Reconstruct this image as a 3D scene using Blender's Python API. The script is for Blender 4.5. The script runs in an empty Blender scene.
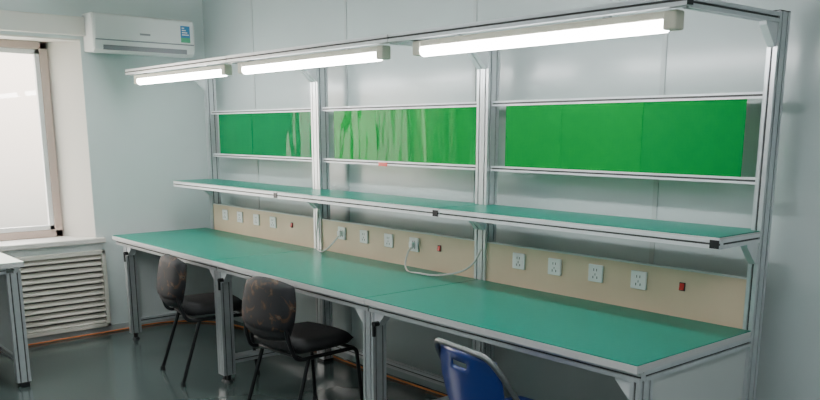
import bpy, bmesh, math, random
from mathutils import Vector, Matrix
random.seed(3)
D=bpy.data; COL=bpy.context.scene.collection

# ---------------------------------------------------------------- materials
def mat(name,col,rough=.5,metal=0,noise=0,nscale=6,bump=0,bscale=80,spec=None,coat=0,emit=None,estr=0):
    m=D.materials.new(name);m.use_nodes=True;nt=m.node_tree;b=nt.nodes['Principled BSDF']
    b.inputs['Base Color'].default_value=(*col,1);b.inputs['Roughness'].default_value=rough;b.inputs['Metallic'].default_value=metal
    if spec is not None:b.inputs['Specular IOR Level'].default_value=spec
    if coat:b.inputs['Coat Weight'].default_value=coat;b.inputs['Coat Roughness'].default_value=.08
    tc=nt.nodes.new('ShaderNodeTexCoord')
    if noise:
        n=nt.nodes.new('ShaderNodeTexNoise');n.inputs['Scale'].default_value=nscale;n.inputs['Detail'].default_value=5
        r=nt.nodes.new('ShaderNodeValToRGB')
        r.color_ramp.elements[0].position=.3;r.color_ramp.elements[1].position=.7
        r.color_ramp.elements[0].color=(*[c*(1-noise) for c in col],1)
        r.color_ramp.elements[1].color=(*[min(1,c*(1+noise)) for c in col],1)
        nt.links.new(tc.outputs['Object'],n.inputs['Vector']);nt.links.new(n.outputs['Fac'],r.inputs['Fac']);nt.links.new(r.outputs['Color'],b.inputs['Base Color'])
    if bump:
        n=nt.nodes.new('ShaderNodeTexNoise');n.inputs['Scale'].default_value=bscale
        bp=nt.nodes.new('ShaderNodeBump');bp.inputs['Strength'].default_value=bump;bp.inputs['Distance'].default_value=.01
        nt.links.new(tc.outputs['Object'],n.inputs['Vector']);nt.links.new(n.outputs['Fac'],bp.inputs['Height']);nt.links.new(bp.outputs['Normal'],b.inputs['Normal'])
    if emit:
        b.inputs['Emission Color'].default_value=(*emit,1);b.inputs['Emission Strength'].default_value=estr
    return m
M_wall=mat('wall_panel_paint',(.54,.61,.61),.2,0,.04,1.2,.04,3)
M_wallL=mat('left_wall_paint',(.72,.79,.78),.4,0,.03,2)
M_floor=mat('epoxy_floor',(.068,.092,.088),.18,0,.12,1.5,.03,4)
M_ceil=mat('ceiling_paint',(.8,.8,.77),.8)
M_seam=mat('seam_strip',(.45,.50,.50),.4)
M_alu=mat('anodised_aluminium',(.70,.72,.74),.35,.65,.04,30)
M_aluw=mat('light_aluminium',(.80,.82,.84),.45,.3,.03,30)
M_slot=mat('slot_shadow',(.09,.09,.09),.6,.4)
M_teal=mat('teal_esd_mat',(.0,.245,.172),.28,0,0,3,.03,60,spec=.12)
M_edge=mat('board_edge',(.66,.66,.66),.5)
M_beige=mat('beige_backboard',(.72,.56,.40),.4,0,.04,4)
M_side=mat('side_panel',(.64,.67,.66),.45)
M_white=mat('white_plastic',(.85,.85,.84),.35)
M_ivory=mat('ivory_plastic',(.80,.76,.62),.45)
M_black=mat('black_plastic',(.015,.015,.017),.4)
M_red=mat('red_plastic',(.65,.02,.015),.3)
M_tube=mat('led_diffuser',(1,1,1),.4,emit=(.97,.99,1),estr=38)
M_cable=mat('white_cable',(.8,.79,.76),.5)
M_orange=mat('orange_cable',(.75,.22,.06),.5)
M_stone=mat('sill_stone',(.78,.75,.70),.4,0,.06,8)
M_reveal=mat('reveal_paint',(.80,.76,.70),.7)
M_wframe=mat('window_frame_paint',(.60,.46,.40),.5)
M_louv=mat('louver_paint',(.68,.65,.58),.5)
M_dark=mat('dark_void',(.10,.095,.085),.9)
M_blue=mat('blue_plastic',(.010,.032,.20),.3,coat=.2)
M_bluefab=mat('blue_seat',(.012,.035,.18),.6)
M_tubeblk=mat('black_steel_tube',(.02,.02,.022),.28,.5)
M_tubegr=mat('grey_steel_tube',(.25,.26,.27),.3,.8)
M_lab1=mat('label_blue',(.05,.25,.5),.4);M_lab2=mat('label_green',(.1,.45,.25),.4);M_grey=mat('grey_mark',(.3,.3,.32),.4)
M_foam=mat('black_upholstery',(.018,.018,.02),.75,0,.2,40,.2,200)

def fabric():
    m=D.materials.new('printed_fabric');m.use_nodes=True;nt=m.node_tree;b=nt.nodes['Principled BSDF'];b.inputs['Roughness'].default_value=.7
    tc=nt.nodes.new('ShaderNodeTexCoord');n=nt.nodes.new('ShaderNodeTexNoise');n.inputs['Scale'].default_value=10;n.inputs['Detail'].default_value=3;n.inputs['Distortion'].default_value=1.5
    r=nt.nodes.new('ShaderNodeValToRGB');cr=r.color_ramp
    cr.elements[0].position=.52;cr.elements[0].color=(.010,.010,.013,1);cr.elements[1].position=.60;cr.elements[1].color=(.085,.038,.016,1)
    e=cr.elements.new(.64);e.color=(.11,.08,.06,1);e=cr.elements.new(.68);e.color=(.018,.016,.018,1)
    nt.links.new(tc.outputs['Object'],n.inputs['Vector']);nt.links.new(n.outputs['Fac'],r.inputs['Fac']);nt.links.new(r.outputs['Color'],b.inputs['Base Color'])
    return m
M_fab=fabric()
def greenmat(name,col):
    m=mat(name,col,.04,0,spec=.2)
    nt=m.node_tree;b=nt.nodes['Principled BSDF'];tc=nt.nodes.new('ShaderNodeTexCoord');n=nt.nodes.new('ShaderNodeTexNoise');n.inputs['Scale'].default_value=5
    mp=nt.nodes.new('ShaderNodeMapping');mp.inputs['Scale'].default_value=(1,1,.3)
    bp=nt.nodes.new('ShaderNodeBump');bp.inputs['Strength'].default_value=.4;bp.inputs['Distance'].default_value=.03
    nt.links.new(tc.outputs['Object'],mp.inputs['Vector']);nt.links.new(mp.outputs['Vector'],n.inputs['Vector']);nt.links.new(n.outputs['Fac'],bp.inputs['Height']);nt.links.new(bp.outputs['Normal'],b.inputs['Normal'])
    # thin tinted sheet: lets the wall behind glow through a little
    tr=nt.nodes.new('ShaderNodeBsdfTransparent');tr.inputs[0].default_value=(*[min(1,c*1.6) for c in col],1)
    mx=nt.nodes.new('ShaderNodeMixShader');mx.inputs[0].default_value=.4
    out=[x for x in nt.nodes if x.type=='OUTPUT_MATERIAL'][0]
    nt.links.new(b.outputs[0],mx.inputs[1]);nt.links.new(tr.outputs[0],mx.inputs[2]);nt.links.new(mx.outputs[0],out.inputs[0])
    return m
M_g1=greenmat('green_acrylic',(.0,.38,.065));M_g2=greenmat('green_acrylic_overlap',(.0,.345,.065));M_g3=greenmat('teal_green_acrylic',(.0,.29,.09))

# ---------------------------------------------------------------- helpers
def link(o,parent=None):
    COL.objects.link(o)
    if parent is not None:o.parent=parent
    return o
def empty(name,loc=(0,0,0),rz=0):
    e=D.objects.new(name,None);e.location=loc;e.rotation_euler=(0,0,rz);e.empty_display_size=.1;COL.objects.link(e);return e
def from_bm(name,bm,mats,parent=None,smooth=False):
    bmesh.ops.recalc_face_normals(bm,faces=bm.faces)
    me=D.meshes.new(name);bm.to_mesh(me);bm.free()
    for m in (mats if isinstance(mats,(list,tuple)) else [mats]):me.materials.append(m)
    if smooth:
        for p in me.polygons:p.use_smooth=True
    return link(D.objects.new(name,me),parent)
def addbox(bm,lo,hi,mi=0,bev=0):
    r=bmesh.ops.create_cube(bm,size=1);vs=r['verts']
    for v in vs:
        v.co=Vector(((lo[i]+hi[i])/2+v.co[i]*(hi[i]-lo[i])) for i in range(3))
    fs=set(f for v in vs for f in v.link_faces)
    if bev:
        es=set(e for f in fs for e in f.edges)
        rr=bmesh.ops.bevel(bm,geom=list(es),offset=bev,segments=2,affect='EDGES',profile=.5)
        fs=set(rr['faces'])|set(f for f in fs if f.is_valid)
        for f in list(fs):
            for v in f.verts:
                for g in v.link_faces: fs.add(g)
    for f in fs:f.material_index=mi
def box(name,lo,hi,m,parent=None,bev=0):
    bm=bmesh.new();addbox(bm,lo,hi,0,bev);return from_bm(name,bm,m,parent)
def notch(w,slots,g=.008,dp=.006):
    # points along one side from -w/2 to w/2, offsets inward
    pts=[(-w/2,0)]
    for s in slots: pts+=[(s-g/2,0),(s-g/2,dp),(s+g/2,dp),(s+g/2,0)]
    return pts
def addprof(bm,lo,hi):
    """T-slot aluminium extrusion filling box lo..hi, extruded along longest axis"""
    L=[hi[i]-lo[i] for i in range(3)];ax=L.index(max(L));o=[i for i in range(3) if i!=ax]
    w,h=L[o[0]],L[o[1]]
    def sl(x): return [-x/4,x/4] if x>.06 else [0]
    poly=[]
    for (s,d) in notch(w,sl(w)):poly.append((s,-h/2+d))
    for (s,d) in notch(h,sl(h)):poly.append((w/2-d,s))
    for (s,d) in notch(w,sl(w)):poly.append((-s,h/2-d))
    for (s,d) in notch(h,sl(h)):poly.append((-w/2+d,-s))
    c=[(lo[i]+hi[i])/2 for i in range(3)]
    rings=[]
    for end in (lo[ax],hi[ax]):
        r=[]
        for a,b in poly:
            p=[0,0,0];p[ax]=end;p[o[0]]=c[o[0]]+a;p[o[1]]=c[o[1]]+b;r.append(bm.verts.new(p))
        rings.append(r)
    n=len(poly)
    for i in range(n):
        j=(i+1)%n
        f=bm.faces.new((rings[0][i],rings[0][j],rings[1][j],rings[1][i]))
        a,b=poly[i],poly[j]
        inn=lambda q:abs(q[0])<w/2-.004 and abs(q[1])<h/2-.004
        if inn(a) and inn(b):f.material_index=1
    bm.faces.new(rings[0]);bm.faces.new(rings[1])
def prof(name,lo,hi,parent,m=None):
    bm=bmesh.new();addprof(bm,lo,hi);return from_bm(name,bm,[m or M_alu,M_slot],parent)
def tube(name,pts,r,m,parent=None,cyc=False,res=6,kind='BEZ'):
    cu=D.curves.new(name,'CURVE');cu.dimensions='3D';cu.bevel_depth=r;cu.bevel_resolution=3;cu.use_fill_caps=True
    if kind=='BEZ':
        sp=cu.splines.new('BEZIER');sp.bezier_points.add(len(pts)-1)
        for b,p in zip(sp.bezier_points,pts):b.co=p;b.handle_left_type=b.handle_right_type='AUTO'
        sp.use_cyclic_u=cyc;sp.resolution_u=res
    else:
        sp=cu.splines.new('POLY');sp.points.add(len(pts)-1)
        for b,p in zip(sp.points,pts):b.co=(*p,1)
    cu.materials.append(m)
    return link(D.objects.new(name,cu),parent)
def rtube(name,pts,r,m,parent=None,rad=.05):
    """polyline with rounded corners"""
    P=[Vector(p) for p in pts];out=[P[0]]
    for i in range(1,len(P)-1):
        a=(P[i-1]-P[i]);b=(P[i+1]-P[i]);t=min(rad,a.length*.45,b.length*.45)
        s=P[i]+a.normalized()*t;e=P[i]+b.normalized()*t
        for k in range(7):
            u=k/6;out.append(s*(1-u)**2+P[i]*2*u*(1-u)+e*u*u)
    out.append(P[-1])
    return tube(name,out,r,m,parent,kind='POLY')
def gusset(name,x,w,y,z,s,dy,dz,parent,m=None):
    """triangular corner bracket in yz plane"""
    bm=bmesh.new()
    tri=[(0,0),(s*dy,0),(s*dy*.95,.012*dz),(.012*dy,s*dz*.95),(0,s*dz)]
    A=[bm.verts.new((x,y+a,z+b)) for a,b in tri];B=[bm.verts.new((x+w,y+a,z+b)) for a,b in tri]
    n=len(tri)
    for i in range(n):bm.faces.new((A[i],A[(i+1)%n],B[(i+1)%n],B[i]))
    bm.faces.new(A);bm.faces.new(B)
    return from_bm(name,bm,m or M_aluw,parent)
def gussetx(name,x,y,w,z,s,dx,dz,parent,m=None):
    bm=bmesh.new()
    tri=[(0,0),(s*dx,0),(s*dx*.95,.012*dz),(.012*dx,s*dz*.95),(0,s*dz)]
    A=[bm.verts.new((x+a,y,z+b)) for a,b in tri];B=[bm.verts.new((x+a,y+w,z+b)) for a,b in tri]
    n=len(tri)
    for i in range(n):bm.faces.new((A[i],A[(i+1)%n],B[(i+1)%n],B[i]))
    bm.faces.new(A);bm.faces.new(B)
    return from_bm(name,bm,m or M_aluw,parent)

# ---------------------------------------------------------------- room shell
XL=-.29;YB=.93;XR=7.6;YF=-4.2;ZC=2.85
box('floor',(XL-.35,YF-.1,-.1),(XR+.1,YB+.1,0),M_floor)
box('ceiling',(XL-.35,YF-.1,ZC),(XR+.1,YB+.1,ZC+.1),M_ceil)
bm=bmesh.new();addbox(bm,(XL-.3,YB,0),(XR+.1,YB+.1,ZC))
wb=from_bm('wall_back',bm,M_wall)
for i,x in enumerate((.47,1.62,2.77,3.92,5.07,6.22)):
    box('trim_%d'%(i+1),(x-.012,YB-.004,0),(x+.012,YB+.002,ZC),M_seam)
box('wall_right',(XR,YF,0),(XR+.1,YB,ZC),M_wall)
box('wall_front',(XL-.3,YF-.1,0),(XR+.1,YF,ZC),M_wall)
# left wall with splayed window opening
oy0,oy1,oz0,oz1=-1.9,-.05,.74,2.18
bm=bmesh.new()
addbox(bm,(XL-.3,oy1,0),(XL,YB,ZC));addbox(bm,(XL-.3,YF,0),(XL,oy0,ZC))
addbox(bm,(XL-.3,oy0,0),(XL,oy1,oz0-.04));addbox(bm,(XL-.3,oy0,oz1),(XL,oy1,ZC))
from_bm('wall_left',bm,M_wallL)
bm=bmesh.new()
pr=[(XL-.001,oy1),(XL-.27,oy1-.16),(XL-.27,oy1)]
A=[bm.verts.new((a,b,oz0)) for a,b in pr];B=[bm.verts.new((a,b,oz1)) for a,b in pr]
for i in range(3):bm.faces.new((A[i],A[(i+1)%3],B[(i+1)%3],B[i]))
bm.faces.new(A);bm.faces.new(B)
addbox(bm,(XL-.27,oy0,oz1-.012),(XL-.001,oy1,oz1-.001))
from_bm('trim_window_reveal',bm,M_reveal)
box('trim_window_head',(XL,oy0-.05,oz1+.02),(XL+.05,oy1+.03,oz1+.15),M_reveal,bev=.006)
box('trim_window_sill',(XL-.27,oy0-.03,oz0-.04),(XL+.05,oy1+.06,oz0),M_stone,bev=.008)
# window
win=empty('window_1')
wx=XL-.27;wy0,wy1,wz0,wz1=oy0,oy1-.16,oz0+.0,oz1-.012
bm=bmesh.new()
fw=.055
for lo,hi in [((wx-.03,wy1-fw,wz0),(wx+.03,wy1,wz1)),((wx-.03,wy0,wz0),(wx+.03,wy0+fw,wz1)),((wx-.03,wy0,wz1-fw),(wx+.03,wy1,wz1)),((wx-.03,wy0,wz0),(wx+.03,wy1,wz0+fw)),((wx-.03,-1.1,wz0),(wx+.03,-1.04,wz1))]:
    addbox(bm,lo,hi,0,.005)
from_bm('frame',bm,M_wframe,win)
bm=bmesh.new()
sw=.035
for (a,b) in ((wy0+fw,-1.1),(-1.04,wy1-fw)):
    z0,z1=wz0+fw,wz1-fw
    for lo,hi in [((wx-.015,a,z0),(wx+.02,a+sw,z1)),((wx-.015,b-sw,z0),(wx+.02,b,z1)),((wx-.015,a,z0),(wx+.02,b,z0+sw)),((wx-.015,a,z1-sw),(wx+.02,b,z1))]:addbox(bm,lo,hi,0,.003)
from_bm('sash',bm,M_white,win)
mg=D.materials.new('window_glass');mg.use_nodes=True;nt=mg.node_tree;nt.nodes.clear()
o=nt.nodes.new('ShaderNodeOutputMaterial');mx=nt.nodes.new('ShaderNodeMixShader');t=nt.nodes.new('ShaderNodeBsdfTransparent');g=nt.nodes.new('ShaderNodeBsdfGlossy');g.inputs['Roughness'].default_value=.02;mx.inputs[0].default_value=.06
nt.links.new(t.outputs[0],mx.inputs[1]);nt.links.new(g.outputs[0],mx.inputs[2]);nt.links.new(mx.outputs[0],o.inputs[0])
box('glass',(wx-.002,wy0+fw,wz0+fw),(wx+.002,wy1-fw,wz1-fw),mg,win)
# radiator louvre cover
lv=empty('radiator_louver_cover')
y0,y1,z0,z1=-1.8,.0,.05,.645
bm=bmesh.new()
for lo,hi in [((XL,y0,z0),(XL+.045,y0+.03,z1)),((XL,y1-.03,z0),(XL+.045,y1,z1)),((XL,y0,z1-.03),(XL+.045,y1,z1)),((XL,y0,z0),(XL+.045,y1,z0+.03)),((XL,-.93,z0),(XL+.045,-.9,z1))]:addbox(bm,lo,hi,0,.003)
from_bm('frame',bm,M_louv,lv)
bm=bmesh.new();n=12
for i in range(n):
    zc=z0+.05+(z1-z0-.1)*i/(n-1)
    vs=[bm.verts.new(p) for p in [(XL+.008,y0+.02,zc+.014),(XL+.042,y0+.02,zc-.012),(XL+.042,y1-.02,zc-.012),(XL+.008,y1-.02,zc+.014),(XL+.004,y0+.02,zc+.010),(XL+.038,y0+.02,zc-.018),(XL+.038,y1-.02,zc-.018),(XL+.004,y1-.02,zc+.010)]]
    for q in ((0,1,2,3),(7,6,5,4),(1,5,6,2),(0,3,7,4),(0,4,5,1),(3,2,6,7)):bm.faces.new([vs[k] for k in q])
from_bm('slats',bm,M_louv,lv)
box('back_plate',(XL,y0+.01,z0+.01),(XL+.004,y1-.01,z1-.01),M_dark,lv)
box('baseboard_left',(XL,-4.1,0),(XL+.012,YB,.05),M_seam)

# ---------------------------------------------------------------- workbenches
PW=.04;Y0=0;YP=.76;YE=.84;ZT=.772
def workbench(x0,left_end=False,right_end=False):
    e=empty('workbench',(x0,0,0));W=1.5
    xa=-.09 if left_end else .0015;xb=W-.0015
    la=.06 if left_end else 0
    for nm,px in (('post_left',0),('post_right',W-PW)):
        prof(nm,(px+.0005,YP,.02),(px+PW-.0005,YE,1.96),e)
        box('post_foot',(px,YP,0),(px+PW,YE,.02),M_black,e,.004)
        box('post_cap',(px+.001,YP+.001,1.96),(px+PW-.001,YE-.001,1.964),M_black,e)
    for nm,px in (('leg_left',la),('leg_right',W-PW)):
        prof(nm,(px+.0005,.02,.05),(px+PW-.0005,.10,.705),e)
        bm=bmesh.new();addbox(bm,(px+.008,.048,.012),(px+.03,.07,.05));bmesh.ops.create_cone(bm,cap_ends=True,segments=20,radius1=.03,radius2=.02,depth=.014,matrix=Matrix.Translation((px+.02,.06,.007)))
        from_bm('leveling_foot',bm,M_black,e)
    # frame below the top
    prof('rail_front',(xa+.01,.02,.705),(W-.002,.06,.745),e)
    prof('rail_back',(PW,YP-.045,.705),(W-PW,YP-.005,.745),e)
    for nm,px in (('rail_left',la),('rail_right',W-PW)):
        prof(nm,(px+.001,.06,.705),(px+PW-.001,YP-.001,.745),e)
        prof('lower_'+nm,(px+.001,.10,.12),(px+PW-.001,YP-.001,.16),e)
    prof('lower_rail_back',(PW,YP+.0,.12),(W-PW,YP+.04,.16),e)
    box('top_board',(xa,0,.740),(xb,YP-.002,.7685),M_edge,e,.002)
    box('teal_mat',(xa+.001,.001,.7685),(xb-.001,YP-.003,ZT),M_teal,e,.001)
    # gussets & black lever bracket
    gussetx('leg_gusset',la+PW,.03,.05,.705,.07,1,-1,e)
    gussetx('leg_gusset',W-PW,.03,.05,.705,.07,-1,-1,e)
    bm=bmesh.new();bmesh.ops.create_cone(bm,cap_ends=True,segments=16,radius1=.012,radius2=.012,depth=.03,matrix=Matrix.Translation((la+PW+.04,.005,.66))@Matrix.Rotation(math.pi/2,4,'X'))
    addbox(bm,(la+PW+.033,-.012,.60),(la+PW+.047,.0,.66),0,.003)
    from_bm('clamp_lever',bm,M_black,e)
    # side panels
    if left_end:
        box('side_panel_left',(la+.016,.10,.16),(la+.024,YP,.705),M_side,e)
    if right_end:
        box('side_panel_right',(W-.024,.10,.16),(W-.016,YP,.705),M_side,e)
    # beige back board with cap
    box('socket_board',(PW+.001,YP+.01,.755),(W-PW-.001,YP+.03,.968),M_beige,e)
    box('socket_board_cap',(PW+.001,YP+.008,.968),(W-PW-.001,YP+.032,.973),M_edge,e)
    # shelf
    ys=.465
    prof('shelf_rail_front',(.002,ys,1.118),(W-.002,ys+.035,1.153),e,M_aluw)
    prof('shelf_rail_back',(PW,YP+.0,1.118),(W-PW,YP+.035,1.153),e,M_aluw)
    for px in (0,W-PW):
        prof('shelf_end_rail',(px+.001,ys+.035,1.118),(px+PW-.001,YP,1.153),e,M_aluw)
        gusset('shelf_gusset',px+.006,.028,YP,1.118,.085,-1,-1,e)
        if px:box('rail_end_cap',(px+PW-.038,ys-.004,1.12),(px+PW-.002,ys,1.151),M_black,e)
    box('shelf_board',(.003,ys+.002,1.153),(W-.003,YP,1.16),M_edge,e)
    box('shelf_board_rear',(PW+.001,YP,1.153),(W-PW-.001,YE-.03,1.16),M_edge,e)
    box('shelf_mat',(.004,ys+.003,1.16),(W-.004,YP-.001,1.163),M_teal,e)
    box('shelf_mat_rear',(PW+.002,YP-.001,1.16),(W-PW-.002,YE-.031,1.163),M_teal,e)
    # upper rails
    prof('upper_rail',(PW,YP+.03,1.655),(W-PW,YP+.055,1.68),e,M_aluw)
    prof('middle_rail',(PW,YP+.03,1.335),(W-PW,YP+.055,1.36),e,M_aluw)
    # light frame
    for px in (0,W-PW):
        prof('light_arm',(px+.001,.185,1.92),(px+PW-.001,YP,1.955),e)
        gusset('arm_gusset',px+.006,.028,YP,1.92,.085,-1,-1,e)
    prof('light_rail_front',(.002,.15,1.925),(W-.002,.185,1.96),e)
    box('rail_end_cap',(-.004,.152,1.927),(.002,.183,1.958),M_black,e)
    box('rail_end_cap',(W-.002,.152,1.927),(W+.002,.183,1.958),M_black,e)
    return e
BENCH=[workbench(0,left_end=True),workbench(1.5),workbench(3.0,right_end=True)]

# green boards held between the rails
def gboard(x0,x1,m,k,dy=0,z0=1.36,z1=1.655):
    o=BENCH[k].location.x
    box('green_acrylic_board',(x0-o,YP+.036+dy,z0),(x1-o,YP+.039+dy,z1),m,BENCH[k])
gboard(.15,.64,M_g3,0);gboard(.642,1.41,M_g3,0,.002)
gboard(1.66,2.10,M_g1,1);gboard(2.101,2.40,M_g2,1,.001);gboard(2.401,2.92,M_g1,1,.002)
gboard(3.13,3.48,M_g1,2);gboard(3.481,3.92,M_g1,2,.001);gboard(3.921,4.38,M_g2,2,.002)
box('red_label',(2.12-1.5,YP+.026,1.33),(2.20-1.5,YP+.0285,1.352),M_red,BENCH[1])

# sockets
def socket(x,k,z=.9):
    e=empty('power_socket',(x-1.5*k,YP+.01,z));e.parent=BENCH[k]
    bm=bmesh.new();addbox(bm,(-.04,-.010,-.04),(.04,0,.04),0,.004);from_bm('plate',bm,M_white,e)
    bm=bmesh.new()
    for sx in (-1,1):
        addbox(bm,(sx*.008-.0015,-.0107,.010),(sx*.008+.0015,-.0098,.022))
    addbox(bm,(-.0015,-.0107,-.010),(.0015,-.0098,0))
    addbox(bm,(-.013,-.0107,-.024),(-.009,-.0098,-.013));addbox(bm,(.009,-.0107,-.024),(.013,-.0098,-.013))
    from_bm('pin_holes',bm,M_black,e)
def rocker(x,k,z=.9):
    e=empty('red_rocker_switch',(x-1.5*k,YP+.01,z));e.parent=BENCH[k]
    bm=bmesh.new();addbox(bm,(-.014,-.004,-.018),(.014,0,.018),0,.002);from_bm('bezel',bm,M_black,e)
    bm=bmesh.new()
    vs=[bm.verts.new(p) for p in [(-.010,-.004,-.014),(.010,-.004,-.014),(.010,-.004,.014),(-.010,-.004,.014),(-.010,-.012,-.012),(.010,-.012,-.012),(.010,-.006,.012),(-.010,-.006,.012)]]
    for q in ((0,1,2,3),(4,5,6,7),(0,1,5,4),(1,2,6,5),(2,3,7,6),(3,0,4,7)):bm.faces.new([vs[k] for k in q])
    from_bm('rocker',bm,M_red,e)
for k,x0 in enumerate((0,1.5,3.0)):
    for dx in (.24,.47,.71,.94):socket(x0+dx+(.03 if k else 0),k)
    rocker(x0+1.18,k)
# plugs + cables (parts of the middle bench)
def cable(name,pts,m,r,parent=None,off=0):
    return tube(name,[(p[0]-off,p[1],p[2]) for p in pts],r,m,parent)
cable('power_cable',[(2.47,.755,.90),(2.48,.71,.86),(2.52,.66,.785),(2.68,.62,.778),(2.86,.66,.79),(2.97,.72,.84),(3.02,.75,.93)],M_cable,.005,BENCH[1],1.5)
cable('power_cable',[(1.77,.755,.90),(1.76,.71,.85),(1.70,.68,.79),(1.60,.70,.779),(1.53,.73,.80),(1.515,.75,.92),(1.53,.752,1.04),(1.56,.755,1.115)],M_cable,.005,BENCH[1],1.5)
box('power_plug',(.955,.735,.885),(.985,.76,.915),M_white,BENCH[1],bev=.004)
box('power_plug',(.255,.735,.885),(.285,.76,.915),M_white,BENCH[1],bev=.004)
cable('orange_cable',[(XL+.06,-1.6,.009),(XL+.08,-.8,.009),(XL+.05,-.1,.009),(XL+.1,.6,.009),(.6,.88,.009),(1.8,.87,.009),(3.2,.89,.009),(4.3,.86,.009)],M_orange,.006)

# LED tube lights
def led(x0,x1,k):
    e=empty('led_tube_light',((x0+x1)/2-1.5*k,.205,1.885));h=(x1-x0)/2;e.parent=BENCH[k]
    bm=bmesh.new();addbox(bm,(-h+.02,-.022,.008),(h-.02,.022,.035),0,.004)
    for s in (-1,1):addbox(bm,(s*h-.025,-.026,-.026),(s*h+.025,.026,.035),0,.006)
    from_bm('housing',bm,M_ivory,e)
    bm=bmesh.new();bmesh.ops.create_cone(bm,cap_ends=True,segments=20,radius1=.025,radius2=.025,depth=2*h-.05,matrix=Matrix.Translation((0,0,-.007))@Matrix.Rotation(math.pi/2,4,'Y'))
    from_bm('tube',bm,M_tube,e,True)
    for s in (-.6,.6):box('hanger',(s*h-.01,-.018,.035),(s*h+.01,.0,.075),M_aluw,e)
led(.10,1.40,0);led(1.60,2.90,1);led(3.16,4.42,2)

# ---------------------------------------------------------------- air conditioner on the left wall
ac=empty('air_conditioner',(XL,.365,2.22))
bm=bmesh.new()
prof_ac=[(0,-.13),(.15,-.135),(.185,-.115),(.2,-.06),(.2,.09),(.185,.125),(.15,.135),(0,.135)]
rings=[]
for yy,sc in ((-.39,.94),(-.38,1),(.38,1),(.39,.94)):
    rings.append([bm.verts.new((max(0,a*sc),yy,b*sc)) for a,b in prof_ac])
for r0,r1 in zip(rings,rings[1:]):
    for i in range(len(prof_ac)):bm.faces.new((r0[i],r0[(i+1)%8],r1[(i+1)%8],r1[i]))
bm.faces.new(rings[0]);bm.faces.new(rings[-1])
from_bm('body',bm,M_white,ac)
bm=bmesh.new();addbox(bm,(.197,-.375,-.045),(.206,.375,.118),0,.004);from_bm('front_panel',bm,M_white,ac)
box('panel_gap',(.196,-.376,-.054),(.2015,.376,-.046),M_grey,ac)
box('outlet_slot',(.150,-.32,-.118),(.194,.32,-.066),M_grey,ac)
bm=bmesh.new()
addbox(bm,(.185,-.33,-.085),(.2,.33,-.08));addbox(bm,(.175,-.33,-.108),(.19,.33,-.103))
from_bm('vanes',bm,M_white,ac)
box('energy_label_top',(.206,.27,.0),(.2075,.345,.085),M_lab1,ac)
box('energy_label_bottom',(.206,.27,-.035),(.2075,.345,.0),M_lab2,ac)
bm=bmesh.new()
for k in range(4):addbox(bm,(.2075,.28,.065-.016*k),(.208,.30+.012*k,.073-.016*k))
from_bm('label_bars',bm,M_white,ac)
box('plain_mark',(.206,-.05,-.005),(.2072,.03,.008),M_grey,ac)

# ---------------------------------------------------------------- second workbench at left
e=empty('workbench',(0,0,0))
xa,xb,ya,yb=-.2,.82,-2.6,-.88
box('top_board',(xa,ya,.740),(xb,yb,.7685),M_edge,e,.002)
box('teal_mat',(xa+.001,ya,.7685),(xb-.001,yb-.001,ZT),M_teal,e)
for px,py in ((xb-.06,yb-.10),(xa+.02,yb-.10),(xb-.06,ya+.02),(xa+.02,ya+.02)):
    prof('leg',(px,py,.03),(px+.04,py+.08,.705),e);box('foot',(px-.005,py+.01,0),(px+.045,py+.07,.03),M_black,e,.005)
prof('rail_end',(xa+.02,yb-.06,.705),(xb-.02,yb-.02,.745),e)
prof('rail_side',(xb-.06,ya+.1,.705),(xb-.02,yb-.1,.745),e)
prof('lower_rail',(xa+.06,yb-.06,.12),(xb-.06,yb-.02,.16),e)
box('side_panel',(xa+.06,yb-.044,.16),(xb-.06,yb-.036,.705),M_side,e)

# ---------------------------------------------------------------- chairs
def cushion(name,cx,cy,cz,w,d,h,m,parent,axis='z',curve=0,tilt=0):
    """rounded pad: w in x, d in depth, thickness h"""
    bm=bmesh.new();nx,ny=14,12
    gr={}
    for s in (-1,1):
        for i in range(nx+1):
            for j in range(ny+1):
                u=-1+2*i/nx;v=-1+2*j/ny
                x=u*math.sqrt(1-.28*v*v);y=v*math.sqrt(1-.28*u*u)
                rim=max(abs(u),abs(v))
                t=s*h/2*(1-rim**6)**.5 if rim<1 else 0
                z=t+curve*(u*u)
                if axis=='z':p=Vector((x*w/2,y*d/2,z))
                else:p=Vector((x*w/2,z,y*d/2))
                gr[s,i,j]=bm.verts.new(p)
        for i in range(nx):
            for j in range(ny):bm.faces.new((gr[s,i,j],gr[s,i+1,j],gr[s,i+1,j+1],gr[s,i,j+1]))
    bmesh.ops.remove_doubles(bm,verts=bm.verts,dist=.0005)
    bmesh.ops.transform(bm,matrix=Matrix.Translation((cx,cy,cz))@Matrix.Rotation(tilt,4,'X'),verts=bm.verts)
    return from_bm(name,bm,m,parent,True)
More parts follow.
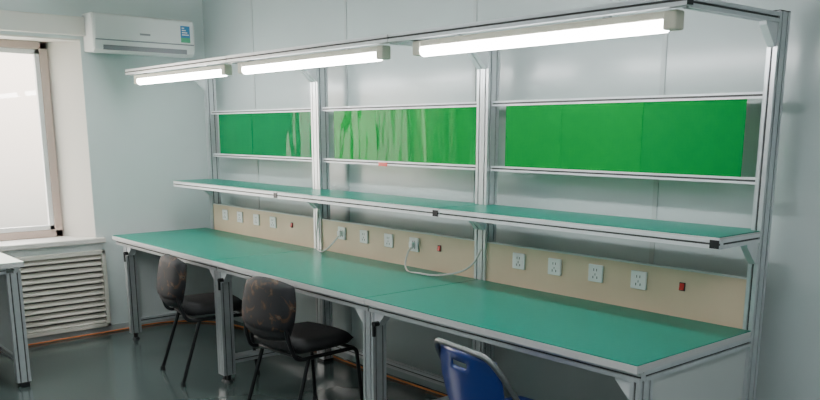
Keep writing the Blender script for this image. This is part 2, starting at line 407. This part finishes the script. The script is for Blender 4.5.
def office_chair(x,y,rz,top=.80):
    # local: faces +y, back at -y
    e=empty('office_chair',(x,y,0),rz)
    cushion('seat',0,.0,.455,.46,.44,.075,M_foam,e)
    cushion('backrest',0,-.235,top-.155,.43,.31,.06,M_foam,e,'y',curve=.03,tilt=-.16)
    # printed fabric cover slipped over the backrest
    cushion('printed_cover',0,-.240,top-.135,.445,.285,.078,M_fab,e,'y',curve=.03,tilt=-.16)
    for s in (-1,1):
        rtube('side_frame',[(s*.17,-.25,top-.16),(s*.19,-.235,.50),(s*.20,-.20,.40),(s*.20,.20,.40),(s*.215,.235,.012)],.011,M_tubeblk,e,.04)
        rtube('rear_leg',[(s*.20,-.12,.40),(s*.215,-.25,.012)],.011,M_tubeblk,e)
    tube('cross_bar_front',[(-.2,.18,.40),(.2,.18,.40)],.010,M_tubeblk,e,kind='POLY')
    tube('cross_bar_rear',[(-.2,-.15,.40),(.2,-.15,.40)],.010,M_tubeblk,e,kind='POLY')
    for sx in (-1,1):
        for yy in (.235,-.25):
            bm=bmesh.new();bmesh.ops.create_cone(bm,cap_ends=True,segments=14,radius1=.016,radius2=.014,depth=.024,matrix=Matrix.Translation((sx*.215,yy,.012)));from_bm('foot_cap',bm,M_black,e)
    return e
office_chair(1.24,.08,math.radians(-8),.78)
office_chair(2.38,.06,math.radians(4),.80)
# blue folding chair
e=empty('folding_chair',(3.97,.0,0),math.radians(-8))
bm=bmesh.new()
nx,nz=16,12;W2,H2=.38,.26;zc=.63
def bp(u,v,s):
    x=u*math.sqrt(1-.22*v*v)*W2/2;z=zc+v*math.sqrt(1-.22*u*u)*H2/2
    y=-.22-.04*(v*.5+.5)+.045*u*u-.03+s*.006
    return (x,y,z)
g={}
for s in (0,1):
    for i in range(nx+1):
        for j in range(nz+1):g[s,i,j]=bm.verts.new(bp(-1+2*i/nx,-1+2*j/nz,s))
hole=lambda i,j:5<i<10 and j in(9,)
for i in range(nx):
    for j in range(nz):
        if hole(i,j):continue
        for s in (0,1):bm.faces.new((g[s,i,j],g[s,i+1,j],g[s,i+1,j+1],g[s,i,j+1]))
def edge(a,b):bm.faces.new((g[0,a[0],a[1]],g[0,b[0],b[1]],g[1,b[0],b[1]],g[1,a[0],a[1]]))
for i in range(nx):
    edge((i,0),(i+1,0));edge((i,nz),(i+1,nz))
for j in range(nz):
    edge((0,j),(0,j+1));edge((nx,j),(nx,j+1))
for i in range(6,10):
    edge((i,9),(i+1,9));edge((i,10),(i+1,10))
edge((6,9),(6,10));edge((10,9),(10,10))
from_bm('backrest',bm,M_blue,e,True)
rtube('back_frame',[(-.21,.22,.012),(-.205,-.10,.50),(-.195,-.235,.70),(-.16,-.275,.765),(.16,-.275,.765),(.195,-.235,.70),(.205,-.10,.50),(.21,.22,.012)],.011,M_tubegr,e,.06)
rtube('rear_frame',[(-.19,-.27,.012),(-.19,.12,.43),(-.16,.2,.435),(.16,.2,.435),(.19,.12,.43),(.19,-.27,.012)],.011,M_tubegr,e,.05)
tube('foot_bar',[(-.19,-.235,.05),(.19,-.235,.05)],.009,M_tubegr,e,kind='POLY')
cushion('seat',0,.0,.45,.38,.38,.05,M_bluefab,e)

# ---------------------------------------------------------------- ceiling lamps added out of view to brighten the room
M_panel=mat('added_ceiling_emitter',(1,1,1),.5,emit=(.95,.98,1),estr=27)
for x,y in ((1.2,-2.0),(3.8,-2.6),(6.2,-1.2)):
    e=empty('added_ceiling_light',(x,y,ZC))
    box('housing',(-.62,-.16,-.05),(.62,.16,0),M_white,e,.004)
    box('diffuser',(-.60,-.14,-.055),(.60,.14,-.05),M_panel,e)

# ---------------------------------------------------------------- world
w=D.worlds.new('World');bpy.context.scene.world=w;w.use_nodes=True;nt=w.node_tree;bg=nt.nodes['Background']
tc=nt.nodes.new('ShaderNodeTexCoord');sx=nt.nodes.new('ShaderNodeSeparateXYZ');r=nt.nodes.new('ShaderNodeValToRGB')
ad=nt.nodes.new('ShaderNodeMath');ad.operation='ADD';ad.inputs[1].default_value=.3
nt.links.new(tc.outputs['Generated'],sx.inputs[0]);nt.links.new(sx.outputs['Z'],ad.inputs[0]);nt.links.new(ad.outputs[0],r.inputs['Fac'])
r.color_ramp.elements[0].color=(.22,.23,.21,1);r.color_ramp.elements[1].color=(.85,.92,1,1);r.color_ramp.elements[0].position=.17
e=r.color_ramp.elements.new(.36);e.color=(1,.85,.72,1)
nt.links.new(r.outputs['Color'],bg.inputs['Color']);bg.inputs['Strength'].default_value=6
al=D.lights.new('window_daylight','AREA');al.shape='RECTANGLE';al.size=1.5;al.size_y=1.3;al.energy=45;al.color=(1,.92,.82)
ao=D.objects.new('window_daylight',al);ao.location=(XL-.36,-1.05,1.45);ao.rotation_euler=(0,-math.pi/2,0);COL.objects.link(ao)

# ---------------------------------------------------------------- camera
yaw,pit,f=.865,-.213,829.
cd=D.cameras.new('camera');cd.sensor_width=36;cd.lens=f/820*36;cd.shift_y=(309-200)/820.;cd.clip_start=.05
co=D.objects.new('camera',cd);co.location=(6.03,-2.30,1.54);co.rotation_euler=(math.pi/2+pit,0,yaw);COL.objects.link(co)
bpy.context.scene.camera=co
